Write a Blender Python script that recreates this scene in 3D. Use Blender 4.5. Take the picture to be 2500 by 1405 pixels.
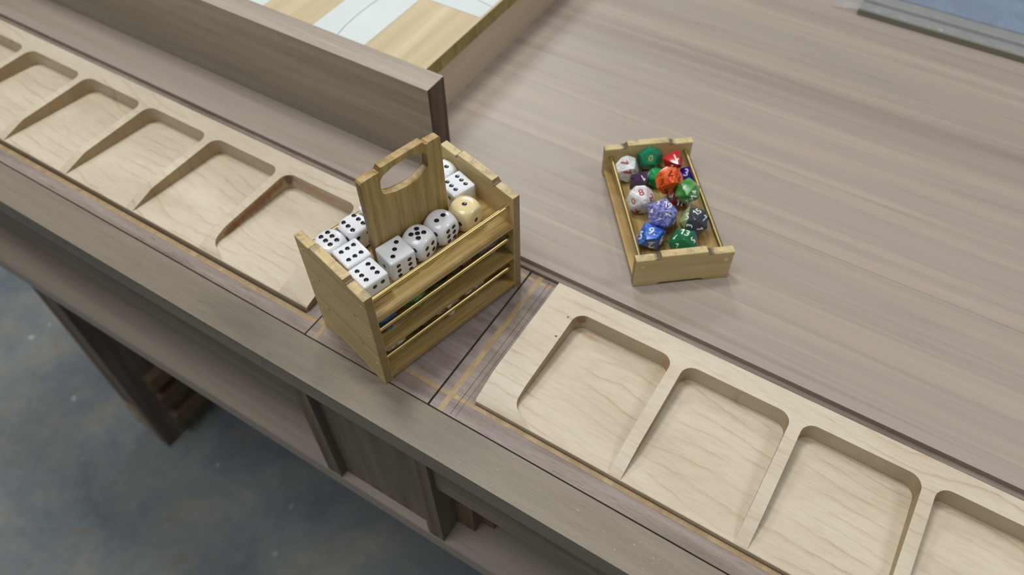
import bpy, bmesh, math, random
from mathutils import Vector, Matrix
random.seed(7)
for o_ in list(bpy.data.objects):
    bpy.data.objects.remove(o_)
SC = bpy.context.scene
COL = SC.collection
K = 0.001                      # the scene is laid out in millimetres, built in metres

# ------------------------------------------------------------------ camera, world, lights, exposure
cam_d = bpy.data.cameras.new('camera')
cam = bpy.data.objects.new('camera', cam_d)
COL.objects.link(cam)
RIGHT = Vector((0.8466564, 0.53183824, -0.01791739))
DOWN = Vector((0.41014615, -0.67364201, -0.61480613))
FWD = Vector((-0.33904731, 0.5131808, -0.78847472))
m3 = Matrix((RIGHT, -DOWN, -FWD)).transposed()
cam.matrix_world = Matrix.Translation(Vector((180.26, -175.09, 430.0)) * K) @ m3.to_4x4()
cam_d.sensor_fit = 'HORIZONTAL'
cam_d.sensor_width = 36.0
cam_d.lens = 27.7934
cam_d.clip_start = 0.01
cam_d.clip_end = 20
cam_d.dof.use_dof = True
cam_d.dof.focus_distance = (Vector((20, 60, 80)) - Vector((180.26, -175.09, 430.0))).dot(FWD) * K
cam_d.dof.aperture_fstop = 7.5
SC.camera = cam

world = bpy.data.worlds.new('world')
SC.world = world
world.use_nodes = True
bg = world.node_tree.nodes['Background']
bg.inputs['Color'].default_value = (1.0, 0.975, 0.94, 1)
bg.inputs['Strength'].default_value = 0.24


def area_light(name, pos, target, sx, sy, power, color=(1, 1, 1)):
    d = bpy.data.lights.new(name, 'AREA')
    d.shape = 'RECTANGLE'
    d.size, d.size_y, d.energy, d.color = sx, sy, power, color
    o = bpy.data.objects.new(name, d)
    COL.objects.link(o)
    o.location = pos
    o.rotation_euler = (Vector(target) - Vector(pos)).to_track_quat('-Z', 'Z').to_euler()
    return o


# ceiling fluorescent fixtures of the workshop
area_light('ceiling_light_left', (-0.62, 0.36, 2.1), (0, 0.05, 0), 0.40, 0.3, 20, (1.0, 0.985, 0.955))
area_light('ceiling_light_back', (-1.25, 2.0, 1.75), (0, 0, 0), 0.45, 0.3, 17, (0.97, 0.985, 1.0))
area_light('ceiling_light_right', (1.3, 0.7, 1.7), (0.1, 0, 0), 0.6, 0.4, 10, (0.98, 0.99, 1.0))
area_light('ceiling_light_front', (-0.35, -0.56, 2.1), (-0.30, -0.2, 0), 1.2, 0.8, 19, (1.0, 0.985, 0.95))

SC.view_settings.view_transform = 'Standard'
SC.view_settings.look = 'None'
SC.view_settings.gamma = 1
SC.view_settings.use_curve_mapping = False
SC.view_settings.exposure = -0.2


# ------------------------------------------------------------------ helpers
def lin(c):
    return tuple(((v / 255) / 12.92 if v / 255 <= 0.04045 else ((v / 255 + 0.055) / 1.055) ** 2.4) for v in c) + (1,)


def tag(o, label=None, cat=None, group=None, kind=None):
    if label: o['label'] = label
    if cat: o['category'] = cat
    if group: o['group'] = group
    if kind: o['kind'] = kind
    return o


def empty(name, loc=(0, 0, 0), rz=0.0):
    o = bpy.data.objects.new(name, None)
    o.empty_display_size = 0.01
    COL.objects.link(o)
    o.location = Vector(loc) * K
    o.rotation_euler = (0, 0, rz)
    return o


def link(name, me, mat=None, parent=None):
    o = bpy.data.objects.new(name, me)
    if mat is not None and not me.materials:
        me.materials.append(mat)
    COL.objects.link(o)
    if parent is not None:
        o.parent = parent
    return o


def to_mesh(name, bm, smooth=None):
    bmesh.ops.recalc_face_normals(bm, faces=bm.faces)
    for v in bm.verts:
        v.co *= K
    me = bpy.data.meshes.new(name)
    bm.to_mesh(me)
    bm.free()
    if smooth is not None:
        me.shade_smooth()
        me.set_sharp_from_angle(angle=math.radians(smooth))
    return me


def bevel_all(bm, w, seg=1, ang=30):
    es = [e for e in bm.edges if len(e.link_faces) == 2 and e.calc_face_angle(0) > math.radians(ang)]
    if w > 0 and es:
        bmesh.ops.bevel(bm, geom=es, offset=w, segments=seg, affect='EDGES', profile=0.6, clamp_overlap=True)


def add_box(bm, x0, x1, y0, y1, z0, z1):
    vs = [bm.verts.new(p) for p in ((x0, y0, z0), (x1, y0, z0), (x1, y1, z0), (x0, y1, z0),
                                    (x0, y0, z1), (x1, y0, z1), (x1, y1, z1), (x0, y1, z1))]
    for f in ((0, 3, 2, 1), (4, 5, 6, 7), (0, 1, 5, 4), (1, 2, 6, 5), (2, 3, 7, 6), (3, 0, 4, 7)):
        bm.faces.new([vs[i] for i in f])


def box(name, x0, x1, y0, y1, z0, z1, mat, parent=None, bev=0.4, seg=2):
    bm = bmesh.new()
    add_box(bm, x0, x1, y0, y1, z0, z1)
    bevel_all(bm, bev, seg)
    return link(name, to_mesh(name, bm, 35), mat, parent)


def plate_bm(loops, t0, t1, frame):
    """Polygon loops (outer first, then holes) in (a, b), extruded from t0 to t1; frame maps (a, b, t) to xyz."""
    bm = bmesh.new()
    es = []
    for lp in loops:
        vs = [bm.verts.new((a, b, 0)) for a, b in lp]
        es += [bm.edges.new((vs[i], vs[(i + 1) % len(vs)])) for i in range(len(vs))]
    bmesh.ops.triangle_fill(bm, use_beauty=True, edges=es, normal=(0, 0, 1))
    bmesh.ops.dissolve_limit(bm, angle_limit=0.01, verts=bm.verts, edges=bm.edges)
    r = bmesh.ops.extrude_face_region(bm, geom=list(bm.faces))
    nv = set(v for v in r['geom'] if isinstance(v, bmesh.types.BMVert))
    for v in bm.verts:
        t = t1 if v in nv else t0
        v.co = frame(v.co.x, v.co.y, t)
    return bm


def cyl(name, p0, p1, r, mat, parent=None, n=20, bev=0.0):
    p0, p1 = Vector(p0), Vector(p1)
    bm = bmesh.new()
    bmesh.ops.create_cone(bm, cap_ends=True, segments=n, radius1=r, radius2=r, depth=(p1 - p0).length)
    if bev:
        bevel_all(bm, bev, 2, 50)
    bm.transform(Matrix.Translation((p0 + p1) / 2) @ (p1 - p0).to_track_quat('Z', 'Y').to_matrix().to_4x4())
    return link(name, to_mesh(name, bm, 40), mat, parent)


# ------------------------------------------------------------------ materials
def new_mat(name, rough=0.5, spec=0.4):
    m = bpy.data.materials.new(name)
    m.use_nodes = True
    b = m.node_tree.nodes['Principled BSDF']
    b.inputs['Roughness'].default_value = rough
    b.inputs['Specular IOR Level'].default_value = spec
    return m, m.node_tree, b


def N(nt, t, **kw):
    n = nt.nodes.new(t)
    for k, v in kw.items():
        setattr(n, k, v)
    return n


def ramp(nt, fac, stops, interp='LINEAR'):
    r = N(nt, 'ShaderNodeValToRGB')
    r.color_ramp.interpolation = interp
    el = r.color_ramp.elements
    while len(el) < len(stops):
        el.new(0.5)
    for e, (p, c) in zip(el, stops):
        e.position = p
        e.color = c if len(c) == 4 else lin(c)
    nt.links.new(fac, r.inputs['Fac'])
    return r.outputs['Color']


def mix(nt, fac, a, b, mode='MIX'):
    n = N(nt, 'ShaderNodeMix', data_type='RGBA', blend_type=mode)
    n.clamp_factor = True
    for sock, v in ((n.inputs[0], fac), (n.inputs[6], a), (n.inputs[7], b)):
        if isinstance(v, (int, float)):
            sock.default_value = v
        elif isinstance(v, tuple):
            sock.default_value = v
        else:
            nt.links.new(v, sock)
    return n.outputs[2]


def math_n(nt, op, a, b=None, c=None):
    n = N(nt, 'ShaderNodeMath', operation=op)
    for i, v in enumerate((a, b, c)):
        if v is None:
            continue
        if isinstance(v, (int, float)):
            n.inputs[i].default_value = v
        else:
            nt.links.new(v, n.inputs[i])
    return n.outputs[0]


def noise(nt, vec, scale, detail=3, rough=0.5, dist=0.0):
    n = N(nt, 'ShaderNodeTexNoise')
    n.inputs['Scale'].default_value = scale
    n.inputs['Detail'].default_value = detail
    n.inputs['Roughness'].default_value = rough
    n.inputs['Distortion'].default_value = dist
    nt.links.new(vec, n.inputs['Vector'])
    return n.outputs['Fac']


def coords(nt, rand=True, rot=(0, 0, 0)):
    """Object coordinates, shifted per object so that no two boards share the same figure."""
    tc = N(nt, 'ShaderNodeTexCoord')
    out = tc.outputs['Object']
    if rand:
        oi = N(nt, 'ShaderNodeObjectInfo')
        sc = N(nt, 'ShaderNodeVectorMath', operation='SCALE')
        cx = N(nt, 'ShaderNodeCombineXYZ')
        cx.inputs[0].default_value, cx.inputs[1].default_value, cx.inputs[2].default_value = 3.1, 5.7, 1.9
        nt.links.new(cx.outputs[0], sc.inputs[0])
        nt.links.new(oi.outputs['Random'], sc.inputs['Scale'])
        ad = N(nt, 'ShaderNodeVectorMath', operation='ADD')
        nt.links.new(out, ad.inputs[0])
        nt.links.new(sc.outputs[0], ad.inputs[1])
        out = ad.outputs[0]
    if any(rot):
        mp = N(nt, 'ShaderNodeMapping')
        mp.inputs['Rotation'].default_value = rot
        nt.links.new(out, mp.inputs['Vector'])
        out = mp.outputs['Vector']
    return out


def stretched(nt, vec, axis, along, across):
    mp = N(nt, 'ShaderNodeMapping')
    s = [across, across, across]
    s['xyz'.index(axis)] = along
    mp.inputs['Scale'].default_value = s
    nt.links.new(vec, mp.inputs['Vector'])
    return mp.outputs['Vector']


def wood(name, stops, axis='x', band=(2.2, 60), fine=(25, 900), fine_amt=0.25, pore=0.25, pore_col=(70, 60, 52),
         rough=0.5, spec=0.3, tone=0.10, rot=(0, 0, 0), char=False, rand=True, burns=()):
    m, nt, b = new_mat(name, rough, spec)
    v = coords(nt, rand, rot)
    n1 = noise(nt, stretched(nt, v, axis, *band), 1.0, 4, 0.55, 0.4)
    col = ramp(nt, n1, stops)
    n2 = noise(nt, stretched(nt, v, axis, *fine), 1.0, 3, 0.6)
    f2 = ramp(nt, n2, [(0.3, (0.55, 0.55, 0.55, 1)), (0.5, (1, 1, 1, 1)), (0.72, (1.22, 1.2, 1.18, 1))])
    col = mix(nt, fine_amt, col, f2, 'MULTIPLY')
    n3 = noise(nt, stretched(nt, v, axis, fine[0] * 1.6, fine[1] * 1.3), 1.0, 1, 0.5)
    pm = ramp(nt, n3, [(0.30, (1, 1, 1, 1)), (0.37, (0, 0, 0, 1))])
    col = mix(nt, math_n(nt, 'MULTIPLY', pm, pore), col, lin(pore_col))
    oi = N(nt, 'ShaderNodeObjectInfo')
    hsv = N(nt, 'ShaderNodeHueSaturation')
    mr = N(nt, 'ShaderNodeMapRange')
    mr.inputs['To Min'].default_value = 1 - tone
    mr.inputs['To Max'].default_value = 1 + tone
    nt.links.new(oi.outputs['Random'], mr.inputs['Value'])
    nt.links.new(mr.outputs[0], hsv.inputs['Value'])
    nt.links.new(col, hsv.inputs['Color'])
    col = hsv.outputs['Color']
    if char:   # laser-charred cut edges: grey soot patches on the upward cut faces
        tc = N(nt, 'ShaderNodeTexCoord')
        sx = N(nt, 'ShaderNodeSeparateXYZ')
        nt.links.new(tc.outputs['Normal'], sx.inputs[0])
        side = math_n(nt, 'GREATER_THAN', math_n(nt, 'ABSOLUTE', sx.outputs['XYZ'.index(char)]), 0.85)
        col = mix(nt, math_n(nt, 'MULTIPLY', side, 0.7), col, lin((112, 84, 50)))
        up = math_n(nt, 'GREATER_THAN', sx.outputs[2], 0.8)
        nn = noise(nt, v, 110, 4, 0.7, 0.6)
        nm = ramp(nt, nn, [(0.47, (0, 0, 0, 1)), (0.62, (1, 1, 1, 1))])
        col = mix(nt, math_n(nt, 'MULTIPLY', math_n(nt, 'MULTIPLY', up, nm), 0.5), col, lin((92, 90, 92)))
    if burns:       # soot where the laser turned a corner (object space)
        tc2 = N(nt, 'ShaderNodeTexCoord')
        s2 = N(nt, 'ShaderNodeSeparateXYZ')
        nt.links.new(tc2.outputs['Object'], s2.inputs[0])
        for (cy, cz, ry, rz) in burns:
            dy = math_n(nt, 'DIVIDE', math_n(nt, 'SUBTRACT', s2.outputs[1], cy * K), ry * K)
            dz = math_n(nt, 'DIVIDE', math_n(nt, 'SUBTRACT', s2.outputs[2], cz * K), rz * K)
            d2 = math_n(nt, 'SQRT', math_n(nt, 'ADD', math_n(nt, 'MULTIPLY', dy, dy), math_n(nt, 'MULTIPLY', dz, dz)))
            d2 = math_n(nt, 'ADD', d2, math_n(nt, 'MULTIPLY', n2, 0.6))
            g2 = ramp(nt, d2, [(0.55, (0.85, 0.85, 0.85, 1)), (1.2, (0, 0, 0, 1))])
            col = mix(nt, g2, col, lin((58, 56, 56)))
    nt.links.new(col, b.inputs['Base Color'])
    bp = N(nt, 'ShaderNodeBump')
    bp.inputs['Strength'].default_value = 0.25
    bp.inputs['Distance'].default_value = 0.0003
    nt.links.new(n2, bp.inputs['Height'])
    nt.links.new(bp.outputs[0], b.inputs['Normal'])
    return m


M = {}
M['walnut_top'] = wood('sanded_walnut_planks', [(0.2, (140, 129, 121)), (0.38, (153, 142, 132)), (0.46, (161, 151, 140)), (0.52, (156, 147, 139)), (0.60, (166, 153, 141)), (0.8, (174, 164, 152))],
                       'x', (1.5, 52), (7, 380), 0.10, 0.10, (105, 95, 90), 0.42, 0.35, 0.05)
M['walnut_rail'] = wood('walnut_rail', [(0.28, (110, 101, 90)), (0.45, (127, 118, 105)), (0.6, (134, 125, 112)), (0.75, (144, 135, 121))],
                        'x', (3, 45), (45, 1300), 0.28, 0.22, (98, 86, 76), 0.45, 0.35, 0.03)
M['walnut_strip'] = wood('purplish_walnut', [(0.28, (118, 106, 99)), (0.5, (140, 128, 121)), (0.72, (160, 149, 142))],
                         'x', (8, 90), (60, 1500), 0.4, 0.5, (84, 72, 66), 0.4, 0.4, 0.02)
M['walnut_board'] = wood('walnut_board', [(0.28, (144, 134, 121)), (0.5, (160, 150, 137)), (0.72, (178, 168, 155))],
                        'x', (2.0, 55), (20, 700), 0.25, 0.15, (90, 80, 72), 0.5, 0.3, 0.03)
M['walnut_end'] = wood('walnut_upright_grain', [(0.3, (60, 49, 42)), (0.5, (88, 74, 64)), (0.72, (118, 102, 88))],
                       'z', (6, 120), (30, 900), 0.35, 0.4, (60, 50, 44), 0.55, 0.25, 0.03)
M['walnut_vert'] = wood('walnut_panel_vertical', [(0.3, (96, 88, 76)), (0.5, (116, 105, 92)), (0.72, (132, 120, 106))],
                        'z', (4, 70), (20, 600), 0.25, 0.2, (80, 70, 62), 0.55, 0.25, 0.03)
M['ply_core'] = wood('plywood_core', [(0.3, (104, 86, 68)), (0.6, (126, 106, 86))], 'z', (20, 300), (60, 900), 0.3, 0.2, (90, 70, 50), 0.6, 0.2)
M['inlay'] = wood('maple_inlay', [(0.3, (150, 127, 92)), (0.6, (170, 147, 110)), (0.75, (186, 164, 126))], 'y', (60, 120), (200, 500), 0.2, 0.1, (140, 115, 80), 0.45, 0.35, 0.02)
BAM = [(0.25, (130, 103, 56)), (0.42, (162, 134, 78)), (0.55, (176, 149, 92)), (0.75, (192, 168, 112))]
M['bamboo_z'] = wood('bamboo_handle', BAM, 'z', (7, 190), (30, 1500), 0.4, 0.35, (96, 76, 46), 0.42, 0.4, 0.02, char='X')
M['bamboo_y'] = wood('bamboo_end', [(0.25, (176, 154, 106)), (0.45, (200, 179, 128)), (0.6, (208, 188, 138)), (0.75, (216, 198, 152))], 'y', (7, 120), (30, 1300), 0.26, 0.15, (110, 88, 56), 0.42, 0.4, 0.02, char='Y', burns=((52.6, 28.6, 2.6, 1.1), (16.6, 28.6, 2.6, 1.1)))
M['bamboo_y_small'] = wood('bamboo_end_small', [(0.25, (176, 154, 106)), (0.45, (200, 179, 128)), (0.6, (208, 188, 138)), (0.75, (216, 198, 152))], 'y', (7, 120), (30, 1300), 0.26, 0.15, (110, 88, 56), 0.42, 0.4, 0.02, char='Y', burns=((51.0, 26.3, 4.5, 0.9), (15.6, 26.3, 4.5, 0.9)))
M['bamboo_x'] = wood('bamboo_floor', BAM, 'x', (7, 200), (25, 1400), 0.6, 0.7, (92, 72, 42), 0.42, 0.4, 0.02)


def maple_material():
    m, nt, b = new_mat('maple_tray', 0.42, 0.35)
    v = coords(nt, False)
    base = ramp(nt, noise(nt, stretched(nt, v, 'x', 9, 30), 1.0, 4, 0.55, 0.3),
                [(0.28, (194, 181, 159)), (0.5, (204, 193, 172)), (0.75, (213, 203, 184))])
    # growth-ring lines: wavy, running roughly along the board
    sp = N(nt, 'ShaderNodeSeparateXYZ')
    nt.links.new(v, sp.inputs[0])
    w1 = noise(nt, stretched(nt, v, 'x', 9, 13), 1.0, 1, 0.4)
    t = math_n(nt, 'ADD', math_n(nt, 'MULTIPLY', sp.outputs[1], 95), math_n(nt, 'MULTIPLY', w1, 3.6))
    t = math_n(nt, 'ADD', t, math_n(nt, 'MULTIPLY', sp.outputs[0], 9))
    t = math_n(nt, 'ADD', t, math_n(nt, 'MULTIPLY', noise(nt, v, 90, 1, 0.5), 0.35))
    fr = math_n(nt, 'FRACT', t)
    line = ramp(nt, fr, [(0.0, (0, 0, 0, 1)), (0.70, (0, 0, 0, 1)), (0.86, (0.45, 0.45, 0.45, 1)), (0.94, (1, 1, 1, 1)), (0.985, (0, 0, 0, 1))])
    am = ramp(nt, noise(nt, v, 22, 2, 0.5), [(0.4, (0.05, 0.05, 0.05, 1)), (0.6, (0.6, 0.6, 0.6, 1))])
    col = mix(nt, math_n(nt, 'MULTIPLY', line, am), base, lin((176, 150, 114)))
    fl = noise(nt, stretched(nt, v, 'x', 90, 600), 1.0, 2, 0.5)
    col = mix(nt, 0.22, col, ramp(nt, fl, [(0.35, (0.7, 0.66, 0.6, 1)), (0.55, (1, 1, 1, 1))]), 'MULTIPLY')
    # routed walls and tray ends are browner than the face grain, x faces most
    tcn = N(nt, 'ShaderNodeTexCoord')
    sn3 = N(nt, 'ShaderNodeSeparateXYZ')
    nt.links.new(tcn.outputs['Normal'], sn3.inputs[0])
    ex = math_n(nt, 'MULTIPLY', math_n(nt, 'ABSOLUTE', sn3.outputs[0]), 1.0)
    ey = math_n(nt, 'MULTIPLY', math_n(nt, 'ABSOLUTE', sn3.outputs[1]), 0.5)
    col = mix(nt, math_n(nt, 'MINIMUM', math_n(nt, 'ADD', math_n(nt, 'POWER', ex, 2.0), math_n(nt, 'POWER', ey, 1.5)), 1.0), col, (0.60, 0.50, 0.37, 1), 'MULTIPLY')
    # router scorch marks in two pocket corners, and two pin knots (stay where they were burnt)
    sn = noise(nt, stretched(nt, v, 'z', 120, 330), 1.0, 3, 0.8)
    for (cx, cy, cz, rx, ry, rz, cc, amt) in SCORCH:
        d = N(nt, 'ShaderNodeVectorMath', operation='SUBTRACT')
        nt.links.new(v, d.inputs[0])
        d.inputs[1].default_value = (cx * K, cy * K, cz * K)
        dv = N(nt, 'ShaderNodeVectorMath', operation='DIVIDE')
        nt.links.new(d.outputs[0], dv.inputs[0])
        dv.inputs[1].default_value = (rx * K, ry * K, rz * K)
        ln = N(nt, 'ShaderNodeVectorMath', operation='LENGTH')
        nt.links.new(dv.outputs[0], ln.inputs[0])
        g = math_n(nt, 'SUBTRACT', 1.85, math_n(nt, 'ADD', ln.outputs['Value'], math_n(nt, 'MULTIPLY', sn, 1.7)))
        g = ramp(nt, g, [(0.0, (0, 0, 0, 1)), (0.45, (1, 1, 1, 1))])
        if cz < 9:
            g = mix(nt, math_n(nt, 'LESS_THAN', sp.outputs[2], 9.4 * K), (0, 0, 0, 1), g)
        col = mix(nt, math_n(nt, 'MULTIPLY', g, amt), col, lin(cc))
    nt.links.new(col, b.inputs['Base Color'])
    return m


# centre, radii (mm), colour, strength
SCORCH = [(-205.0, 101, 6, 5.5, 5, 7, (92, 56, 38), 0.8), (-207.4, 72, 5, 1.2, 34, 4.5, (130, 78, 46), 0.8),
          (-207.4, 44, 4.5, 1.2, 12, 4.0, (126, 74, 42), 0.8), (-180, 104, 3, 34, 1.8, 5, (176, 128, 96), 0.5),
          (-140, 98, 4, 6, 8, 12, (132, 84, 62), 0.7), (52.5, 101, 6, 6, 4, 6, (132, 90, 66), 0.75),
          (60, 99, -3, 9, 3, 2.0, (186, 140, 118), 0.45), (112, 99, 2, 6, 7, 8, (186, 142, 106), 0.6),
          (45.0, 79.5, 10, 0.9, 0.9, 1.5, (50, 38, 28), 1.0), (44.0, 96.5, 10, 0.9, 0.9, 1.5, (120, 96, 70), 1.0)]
M['maple'] = maple_material()


def plain(name, c, rough=0.5, spec=0.4, var=0.06, scale=60, metal=0.0, coat=0.0, trans=0.0, sss=0.0):
    m, nt, b = new_mat(name, rough, spec)
    v = coords(nt, False)
    n = noise(nt, v, scale, 3)
    lo = tuple(max(0, x * (1 - var)) for x in c)
    hi = tuple(min(255, x * (1 + var)) for x in c)
    nt.links.new(ramp(nt, n, [(0.3, lo), (0.7, hi)]), b.inputs['Base Color'])
    b.inputs['Metallic'].default_value = metal
    b.inputs['Coat Weight'].default_value = coat
    b.inputs['Coat Roughness'].default_value = 0.08
    b.inputs['Transmission Weight'].default_value = trans
    if sss:
        b.inputs['Subsurface Weight'].default_value = sss
        b.inputs['Subsurface Scale'].default_value = 0.003
    return m


M['brass'] = plain('polished_brass', (194, 174, 116), 0.34, 0.5, 0.02, 60, metal=1.0)
M['pin'] = plain('brass_pin_end', (222, 204, 150), 0.4, 0.5, 0.05, 300, metal=0.6)
M['white_die'] = plain('white_plastic', (228, 232, 238), 0.16, 0.55, 0.01, 60, coat=0.5)
M['cream_die'] = plain('cream_plastic', (226, 208, 158), 0.18, 0.5, 0.03, 90, coat=0.5)
M['pip'] = plain('dark_pip_paint', (22, 24, 38), 0.22, 0.5, 0.1, 200)
M['ink_white'] = plain('white_number_paint', (236, 238, 238), 0.5, 0.3, 0.01)
M['ink_red'] = plain('red_number_paint', (168, 44, 48), 0.5, 0.3, 0.03)
M['ink_black'] = plain('black_number_paint', (44, 28, 22), 0.5, 0.3, 0.03)
M['ink_gold'] = plain('gold_number_paint', (196, 176, 96), 0.4, 0.4, 0.05)
M['paper'] = plain('white_paper', (208, 217, 217), 0.6, 0.3, 0.02, 25)
M['pencil'] = plain('grey_line', (128, 134, 148), 0.6, 0.2, 0.02)
M['underside'] = plain('table_underside', (52, 45, 38), 0.8, 0.2, 0.2, 30)


def speckle(name, c1, c2, c3=None, scale=700, lo=0.44, hi=0.56, rough=0.22):
    m, nt, b = new_mat(name, rough, 0.5)
    v = coords(nt, False)
    n = noise(nt, v, scale, 3, 0.6)
    col = ramp(nt, n, [(lo, c1), (hi, c2)])
    if c3:
        n2 = noise(nt, v, scale * 0.9, 2, 0.6, 0.5)
        col = mix(nt, ramp(nt, n2, [(0.58, (0, 0, 0, 1)), (0.62, (1, 1, 1, 1))]), col, lin(c3))
    nt.links.new(col, b.inputs['Base Color'])
    b.inputs['Coat Weight'].default_value = 0.4
    b.inputs['Coat Roughness'].default_value = 0.1
    return m


def concrete():
    m, nt, b = new_mat('stained_concrete', 0.45, 0.4)
    v = coords(nt, False)
    base = ramp(nt, noise(nt, v, 7, 5, 0.6, 0.5), [(0.30, (104, 117, 128)), (0.46, (122, 133, 140)), (0.58, (136, 143, 142)), (0.72, (156, 153, 144))])
    r = ramp(nt, noise(nt, v, 16, 4, 0.65, 0.8), [(0.58, (0, 0, 0, 1)), (0.72, (0.55, 0.55, 0.55, 1))])
    col = mix(nt, r, base, lin((146, 126, 100)))
    s = ramp(nt, noise(nt, v, 55, 4, 0.7), [(0.3, (0.82, 0.82, 0.84, 1)), (0.6, (1.06, 1.05, 1.04, 1))])
    col = mix(nt, 0.6, col, s, 'MULTIPLY')
    w = ramp(nt, noise(nt, v, 34, 2, 0.5), [(0.735, (0, 0, 0, 1)), (0.76, (1, 1, 1, 1))])
    col = mix(nt, math_n(nt, 'MULTIPLY', w, 0.7), col, lin((196, 204, 216)))
    nt.links.new(col, b.inputs['Base Color'])
    return m


M['concrete'] = concrete()

# ------------------------------------------------------------------ the floor
bm = bmesh.new()
add_box(bm, -3500, 3500, -3500, 3500, -770, -745)
tag(link('floor', to_mesh('floor', bm), M['concrete']), kind='structure')

M['walnut_vert_x'] = wood('walnut_apron', [(0.3, (108, 98, 86)), (0.5, (124, 113, 100)), (0.72, (140, 128, 113))], 'x', (4, 70), (20, 600), 0.25, 0.2, (80, 70, 62), 0.55, 0.25, 0.03)
# ------------------------------------------------------------------ the gaming table
TZ = 7.0
table = empty('gaming_table', (0, 0, 0))
tag(table, 'grey-brown walnut gaming table with recessed edge groove and open cubbies below', 'table')
seams = [127.3, 168.5, 239.1, 306, 371, 452, 517, 590, 668, 742, 830, 905]
for a, b_ in zip(seams, seams[1:]):
    box('plank', -850, 620, a + (0.16 if a == 239.1 else 0.03), b_ - 0.03, -18, TZ, M['walnut_top'], table, 0.12, 1)
box('ledge', -850, 620, 123.6, 127.5, -12, 3, M['walnut_strip'], table, 0.4)
box('outer_rail', -850, 620, -28, -0.6, -19, 0, M['walnut_rail'], table, 0.5)
for x0, x1 in ((-850, -96), (15.5, 620)):
    box('apron', x0, x1, -23.5, -10, -61, -21.5, M['walnut_vert_x'], table, 0.5)
for x0 in (-96, 2):
    d = box('divider', x0, x0 + 4.3, -27.4, 118, -150, -19.2, M['walnut_vert'], table, 0.3, 1)
    box('plywood_core', x0 + 4.3, x0 + 9.0, -27.3, 118, -150, -19.3, M['ply_core'], d, 0.2, 1)
    box('veneer', x0 + 9.0, x0 + 13.3, -27.4, 118, -150, -19.2, M['walnut_vert'], d, 0.3, 1)
box('cubby_panel', -82.6, 1.9, -21.3, -9, -149.9, -19.2, M['walnut_vert'], table, 0.4)
box('shelf', -850, 620, -27.8, 330, -168, -150, M['walnut_top'], table, 0.6)
box('back_panel', -850, 620, 318, 330, -150, -18, M['walnut_vert'], table, 0.4)  # unseen back, put in so no light leaks into the cubbies
box('subframe', -850, 620, 0.6, 123, -30, -12.2, M['underside'], table, 0.2, 1)
box('corner_block', 15.6, 31, -9, 14, -150, -46, M['ply_core'], table, 0.6)
box('corner_block', 31, 42, 0, 14, -150, -110, M['ply_core'], table, 0.6)
leg = box('leg', -650, -628, 16, 250, -745, -168, M['walnut_vert'], table, 0.5)
box('outer_board', -694, -650.2, 20, 250, -655, -168, M['ply_core'], leg, 0.5)
for z0 in (-684, -722):
    box('foot_block', -694, -650.2, 18, 60, z0, z0 + 20, M['inlay'], leg, 2.0)
for z0 in (-594, -643, -702):
    box('cleat', -627.8, -612, 44, 220, z0, z0 + 26, M['ply_core'], table, 0.6)
box('leg', 560, 582, 16, 250, -745, -168, M['walnut_vert'], table, 0.5)
box('light_block_panel', -627, 559, 255, 275, -745, -168, M['walnut_vert'], table, 0.5)  # panel added to keep back light off the floor under the table

# ------------------------------------------------------------------ inlaid panels lying in the groove
def inlaid(name, label, x0, x1, crosses, near=(11.8, 14.9), rebate=None):
    r = empty(name, ((x0 + x1) / 2, 62, 0))
    tag(r, label, 'panel')
    cx, cy = (x0 + x1) / 2, 62
    def bx(n, a, b_, c, d_, z0, z1, m, bev=0.25):
        return box(n, a - cx, b_ - cx, c - cy, d_ - cy, z0, z1, m, r, bev, 1)
    ys = [0.35, near[0], near[1], 116.7, 119.1, 123.3]
    xs = sorted([x0] + [v for c in crosses for v in c] + [x1])
    for i in range(0, len(xs), 2):
        a, b_ = xs[i], xs[i + 1]
        if b_ - a < 0.1:
            continue
        fa, fb = a, b_
        if rebate and rebate[0] == x0:
            fa = max(a, rebate[1])
        elif rebate:
            fb = min(b_, rebate[0])
        for j in (0, 2, 4):
            if j == 0: a_, c_ = a, b_
            else: a_, c_ = fa, fb
            if c_ - a_ > 0.1:
                bx('walnut_field', a_ + .02, c_ - .02, ys[j] + .02, ys[j + 1] - .02, -8, 0, M['walnut_strip'], 0.1)
        for j in (1, 3):
            if j == 1: a_, c_ = a, b_
            else: a_, c_ = fa, fb
            if c_ - a_ > 0.1:
                bx('inlay_strip', a_ + .02, c_ - .02, ys[j] + .02, ys[j + 1] - .02, -8, 0.05, M['inlay'], 0.1)
    if rebate:      # the lowered bed that the card tray drops into
        bx('tray_bed', rebate[0], rebate[1], 15.4, 123.3, -12, -6.6, M['underside'], 0.1)
    for a, b_ in crosses:
        bx('inlay_strip', a + .02, b_ - .02, 0.35, 123.3, -8, 0.08, M['inlay'], 0.1)
    return r


inlaid('inlaid_cover', 'walnut cover panel with thin maple inlay lines, under the stacked dice trays', -100.7, -1.1, [(-95.0, -91.7)])
inlaid('inlaid_cover', 'walnut panel with maple inlay cross and saw-cut line, under the right card tray', 0.3, 620, [(6.2, 10.2)], rebate=(24.7, 620))
inlaid('inlaid_cover', 'walnut panel with a maple inlay line, under the left card tray', -850, -101.7, [], near=(9.8, 13.4), rebate=(-850, -111.7))
# the scored saw line and rougher strip beside the right tray
g = bpy.data.objects['inlaid_cover.001']
for x0, x1 in ((15.2, 15.5), (19.0, 19.2)):
    box('saw_line', x0 - 310.15, x1 - 310.15, 1.5 - 62, 122 - 62, 0.0, 0.06, M['ink_black'], g, 0, 1)


# ------------------------------------------------------------------ maple card trays
def z_top(y):
    return 10.0 if y >= 36 else 4.6 + (y - 15.5) / 20.5 * 5.4


def z_floor(y):
    return 4.2 + (y - 15.5) / 87.5 * -8.6


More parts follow.
